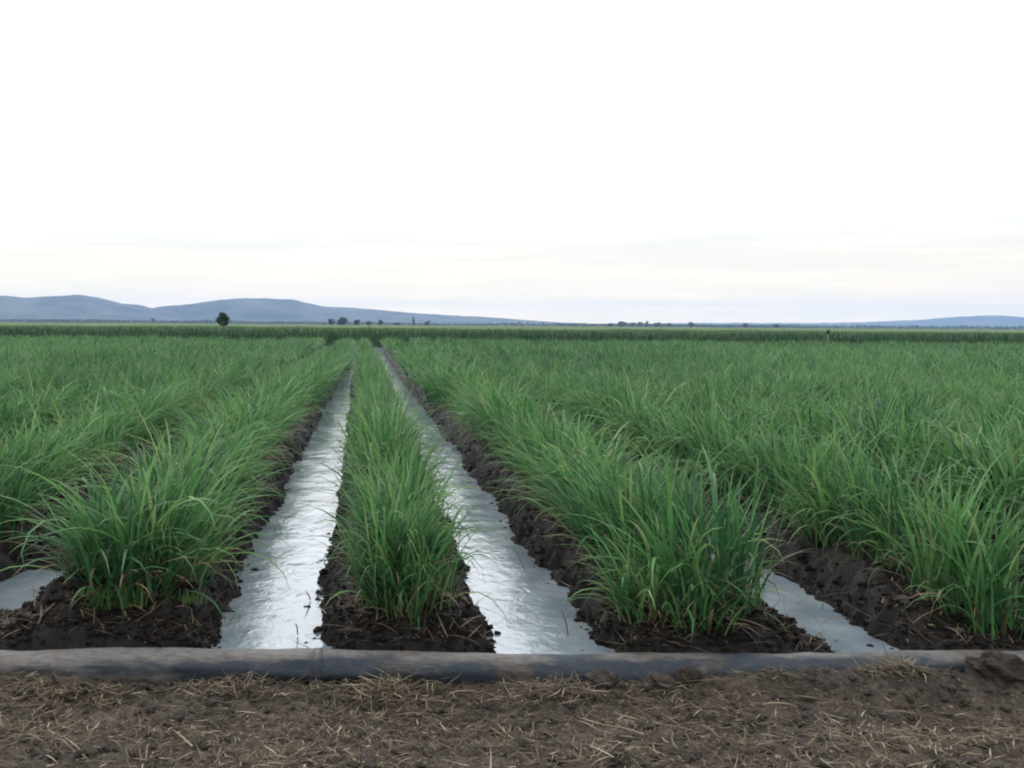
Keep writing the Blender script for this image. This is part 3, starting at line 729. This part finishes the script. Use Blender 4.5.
for i, (p_, hh, ww, lab) in enumerate([
        (609, 5.5, 9, 'low rounded tree opening the distant tree line on the horizon'),
        (621, 8.0, 12, 'broad tree in the distant tree line, beside a gap'),
        (632, 6.5, 7, 'narrow tree after the gap in the distant tree line'),
        (639, 7.5, 8, 'rounded tree beside the darkest tree of the distant tree line'),
        (646, 9.5, 6.5, 'darkest upright tree of the distant tree line'),
        (656, 7.0, 9, 'wide low tree following the darkest one in the distant line'),
        (668, 6.8, 7, 'small tree near the end of the distant tree line'),
        (690, 8.2, 10, 'round tree standing apart past the distant tree line'),
        (745, 7.0, 11, 'low spreading tree at the foot of the far faint hills'),
        (775, 6.0, 10, 'flat bush-like tree before the far faint hills'),
        (153, 7.5, 7, 'small hazy tree at the foot of the hill saddle')]):
    tree(at(p_, 1400), 1400, hh, ww, lab, 0.2 * hh, 450, g)
# belts of scrub far out: one mass
n = 30000
px_ = np.concatenate([rng.uniform(-120, 345, 15000), rng.uniform(560, 800, 8000), rng.uniform(345, 1180, 7000)])
dd = rng.uniform(2100, 2500, n)
X = (px_ - 363) / 1000 * dd
hh = 5.0 + 5.0 * np.clip(fbm(X * 0.012, dd * 0.002, 4, 91), -.6, 1) 
Z = rng.random(n) * hh
n1 = rng.normal(0, 1, (n, 3)); n1 /= np.linalg.norm(n1, axis=1)[:, None]
n2 = np.cross(n1, rng.normal(0, 1, (n, 3))); n2 /= np.linalg.norm(n2, axis=1)[:, None]
p = np.stack([X, dd, Z], 1); s = rng.uniform(1.0, 2.2, n)[:, None]
V = np.stack([p - n1 * s - n2 * s, p + n1 * s - n2 * s, p + n1 * s + n2 * s, p - n1 * s + n2 * s], 1).reshape(-1, 3)
A = np.zeros((n * 4, 3)); A[:, 0] = np.repeat(rng.random(n), 4)
o = new_obj('scrub_belt', np_mesh('scrub_belt', V, np.arange(n * 4).reshape(-1, 4), A, False), None, M_TREE)
tag(o, 'low grey green belt of scrub along the foot of the hills', None, None, 'stuff')

# ------------------------------------------------------------------ marker at the far edge of the field
t = empty('marker_post', (at(827, 67.5), 67.5, 0.1))
tag(t, 'thin pale post with dark rounded top at the far edge of the field', 'post')
v, q, tt = tube([(0, 0, -0.1), (0.01, 0, 0.6), (0.0, 0, 1.22)], [0.055, 0.05, 0.045], 10)
new_obj('post', np_mesh('post', v, q, None, True, tt), t, M_POST)
V = lump(ICO3[0], 8, 0.15) * np.array([0.12, 0.12, 0.17]) + np.array([0, 0, 1.34])
new_obj('cap', np_mesh('cap', V, None, None, True, ICO3[1]), t, M_CAP)

# ------------------------------------------------------------------ hills
def hill(name, dist, depth, crest, label, seed):
    # crest: (px, py above horizon) seen from the field; real heights follow from the distance
    cp = np.array(crest, float)
    pxs_ = np.linspace(cp[0, 0], cp[-1, 0], 260)
    # smooth interpolation
    hs = np.interp(pxs_, cp[:, 0], cp[:, 1]); ker = np.hanning(11); ker /= ker.sum()
    hs = np.convolve(np.pad(hs, 5, 'edge'), ker, 'valid')
    hh = hs / 1000 * dist
    T = np.linspace(0, 1, 40)
    V = []
    for t_ in T:
        f = (math.sin(math.pi * min(t_ / 0.6, 1) / 2) ** 1.3 if t_ < 0.6 else math.cos(math.pi * (t_ - 0.6) / 0.8) ** 1.2)
        Y = dist + (t_ - 0.6) * depth
        X = (pxs_ - 363) / 1000 * dist
        nz = fbm(X * 0.0022, np.full_like(X, Y * 0.0022), 5, seed)
        Z = hh * f * (1 + 0.35 * nz * (1 - math.exp(-((t_ - 0.6) / 0.12) ** 2))) + 4.0 * fbm(X * 0.02, np.full_like(X, Y * 0.02), 3, seed + 3) * f
        Z = Z - (2.0 if t_ in (0.0, 1.0) else 0.0)
        V.append(np.stack([X, np.full_like(X, Y), Z], 1))
    V = np.concatenate(V); w = len(pxs_)
    i2 = (np.arange(len(T) - 1)[:, None] * w + np.arange(w - 1)[None, :]).ravel()
    o = new_obj(name, np_mesh(name, V, np.stack([i2, i2 + 1, i2 + w + 1, i2 + w], 1)), None, M_HILL)
    tag(o, label, None, None, 'structure')
hill('hills', 4600, 1600, [(-260, 12), (-160, 24), (-80, 23), (-30, 24), (8, 25.5), (28, 23), (50, 24), (72, 26), (92, 26.5), (106, 22.5), (122, 18.5), (138, 18), (152, 14), (165, 12), (178, 10), (190, 7), (205, 3), (220, 0)], 'blue wooded hill', 7)
hill('hills', 5000, 1500, [(110, 0), (130, 6), (150, 12), (165, 15), (185, 18), (205, 21), (225, 23.5), (250, 25), (275, 24.5), (295, 24), (310, 20), (325, 17.5), (345, 16.5), (370, 15), (400, 12.5), (430, 10.5), (460, 9), (490, 7.5), (520, 5.5), (550, 3), (590, 1.5), (640, 0)], 'blue ridge', 13)
hill('hills', 6500, 900, [(540, 0), (620, 2.2), (680, 3.4), (740, 4.0), (800, 4.2), (860, 5.6), (885, 6.6), (900, 7.6), (925, 8.6), (942, 10.4), (962, 11.8), (985, 13.2), (1003, 12.6), (1016, 11.4), (1040, 10.8), (1090, 9), (1160, 5), (1240, 0)], 'far faint hills', 23)

# ------------------------------------------------------------------ haze
m, nt, nd, L = new_mat('haze_air')
out = N(nd, 'ShaderNodeOutputMaterial'); pv = N(nd, 'ShaderNodeVolumePrincipled')
pv.inputs['Color'].default_value = (0.42, 0.635, 0.98, 1); pv.inputs['Density'].default_value = 0.000105; pv.inputs['Anisotropy'].default_value = 0.0
L.new(pv.outputs[0], out.inputs['Volume'])
B = 7200; zb, zt = -1.3, 160
v = [(-B, -B, zb), (B, -B, zb), (B, B, zb), (-B, B, zb), (-B, -B, zt), (B, -B, zt), (B, B, zt), (-B, B, zt)]
q = [(0, 3, 2, 1), (4, 5, 6, 7), (0, 1, 5, 4), (1, 2, 6, 5), (2, 3, 7, 6), (3, 0, 4, 7)]
o = new_obj('haze', np_mesh('haze', v, q, None, False), None, m)
tag(o, 'pale blue haze hanging over the plain', None, None, 'stuff')

# ------------------------------------------------------------------ sky and sun
SUN_EL, SUN_AZ = R(50), R(-25)      # beyond the field, veiled by cloud
world = bpy.data.worlds.new('World'); scene.world = world; world.use_nodes = True
nd, L = world.node_tree.nodes, world.node_tree.links
nd.clear()
out = N(nd, 'ShaderNodeOutputWorld'); bg = N(nd, 'ShaderNodeBackground', inp={'Strength': 0.1})
sky = N(nd, 'ShaderNodeTexSky', sky_type='NISHITA', sun_disc=False)
sky.sun_elevation = SUN_EL; sky.sun_rotation = SUN_AZ; sky.air_density = 1.0; sky.dust_density = 2.0
tc = N(nd, 'ShaderNodeTexCoord'); sx = N(nd, 'ShaderNodeSeparateXYZ'); L.new(tc.outputs['Generated'], sx.inputs[0])
lum = ramp(nd, [(0.0, (0.148, 0.122, 0.080)), (0.03, (0.124, 0.109, 0.084)), (0.08, (0.103, 0.099, 0.090)), (0.14, (0.14, 0.14, 0.138)), (0.26, (0.345, 0.355, 0.37)), (0.45, (0.385, 0.405, 0.435)), (0.7, (0.27, 0.28, 0.295)), (1.0, (0.21, 0.22, 0.23))])
# brighter towards the side the hidden sun is on
az = N(nd, 'ShaderNodeMapRange', inp={'From Min': -1.0, 'From Max': 0.9, 'To Min': 0.45, 'To Max': 1.0}); L.new(sx.outputs[1], az.inputs[0])
azs = N(nd, 'ShaderNodeMath', operation='MULTIPLY', inp={1: 100.0}); L.new(az.outputs[0], azs.inputs[0])
cl = N(nd, 'ShaderNodeClamp'); L.new(sx.outputs[2], cl.inputs[0]); L.new(cl.outputs[0], lum.inputs[0])
mp = N(nd, 'ShaderNodeMapping', inp={'Scale': (3.0, 3.0, 42.0)}); L.new(tc.outputs['Generated'], mp.inputs[0])
cn = N(nd, 'ShaderNodeTexNoise', inp={'Scale': 1.6, 'Detail': 6.0, 'Roughness': 0.6, 'Distortion': 0.3}); L.new(mp.outputs[0], cn.inputs['Vector'])
cr = ramp(nd, [(0.32, (0.92, 0.95, 0.965)), (0.5, (0.99, 0.985, 0.98)), (0.68, (1.10, 1.06, 1.035))]); L.new(cn.outputs[0], cr.inputs[0])
mu = N(nd, 'ShaderNodeMix', data_type='RGBA', blend_type='MULTIPLY', inp={'Factor': 1.0}); L.new(lum.outputs[0], mu.inputs['A']); L.new(cr.outputs[0], mu.inputs['B'])
sc = N(nd, 'ShaderNodeVectorMath', operation='SCALE', inp={'Scale': 100.0}); L.new(mu.outputs['Result'], sc.inputs[0]); L.new(azs.outputs[0], sc.inputs['Scale'])
mx = N(nd, 'ShaderNodeMix', data_type='RGBA', inp={'Factor': 0.90}); L.new(sky.outputs[0], mx.inputs['A']); L.new(sc.outputs[0], mx.inputs['B'])
L.new(mx.outputs['Result'], bg.inputs['Color']); L.new(bg.outputs[0], out.inputs[0])

sl = bpy.data.lights.new('sun', 'SUN'); sl.energy = 0.6; sl.angle = R(25); sl.color = (1.0, 0.96, 0.90)
so = bpy.data.objects.new('sun', sl); COL.objects.link(so)
d = Vector((math.sin(SUN_AZ) * math.cos(SUN_EL), math.cos(SUN_AZ) * math.cos(SUN_EL), math.sin(SUN_EL)))
so.rotation_euler = d.to_track_quat('Z', 'Y').to_euler(); so.location = (0, 0, 30)

# ------------------------------------------------------------------ camera
cd = bpy.data.cameras.new('camera'); cam = bpy.data.objects.new('camera', cd); COL.objects.link(cam)
cd.sensor_width = 36; cd.lens = 36 * 1000 / 1024; cd.shift_x = (512 - 363) / 1024
cd.clip_start = 0.1; cd.clip_end = 30000
pitch = math.atan((384 - 324.0) / 1000)
cam.matrix_world = Matrix.Translation((0, 0, H)) @ Euler((math.pi / 2 - pitch, 0, 0)).to_matrix().to_4x4() @ Matrix.Rotation(R(0.42), 4, 'Z')
scene.camera = cam

# ------------------------------------------------------------------ render
scene.render.engine = 'CYCLES'
cy = scene.cycles
cy.use_denoising = True
cy.max_bounces = 6; cy.diffuse_bounces = 3; cy.glossy_bounces = 3; cy.transmission_bounces = 3; cy.volume_bounces = 0
cy.filter_width = 2.0
cy.sample_clamp_indirect = 6
vs = scene.view_settings
vs.view_transform = 'Standard'; vs.look = 'None'; vs.exposure = 0.15; vs.gamma = 1.0; vs.use_curve_mapping = False
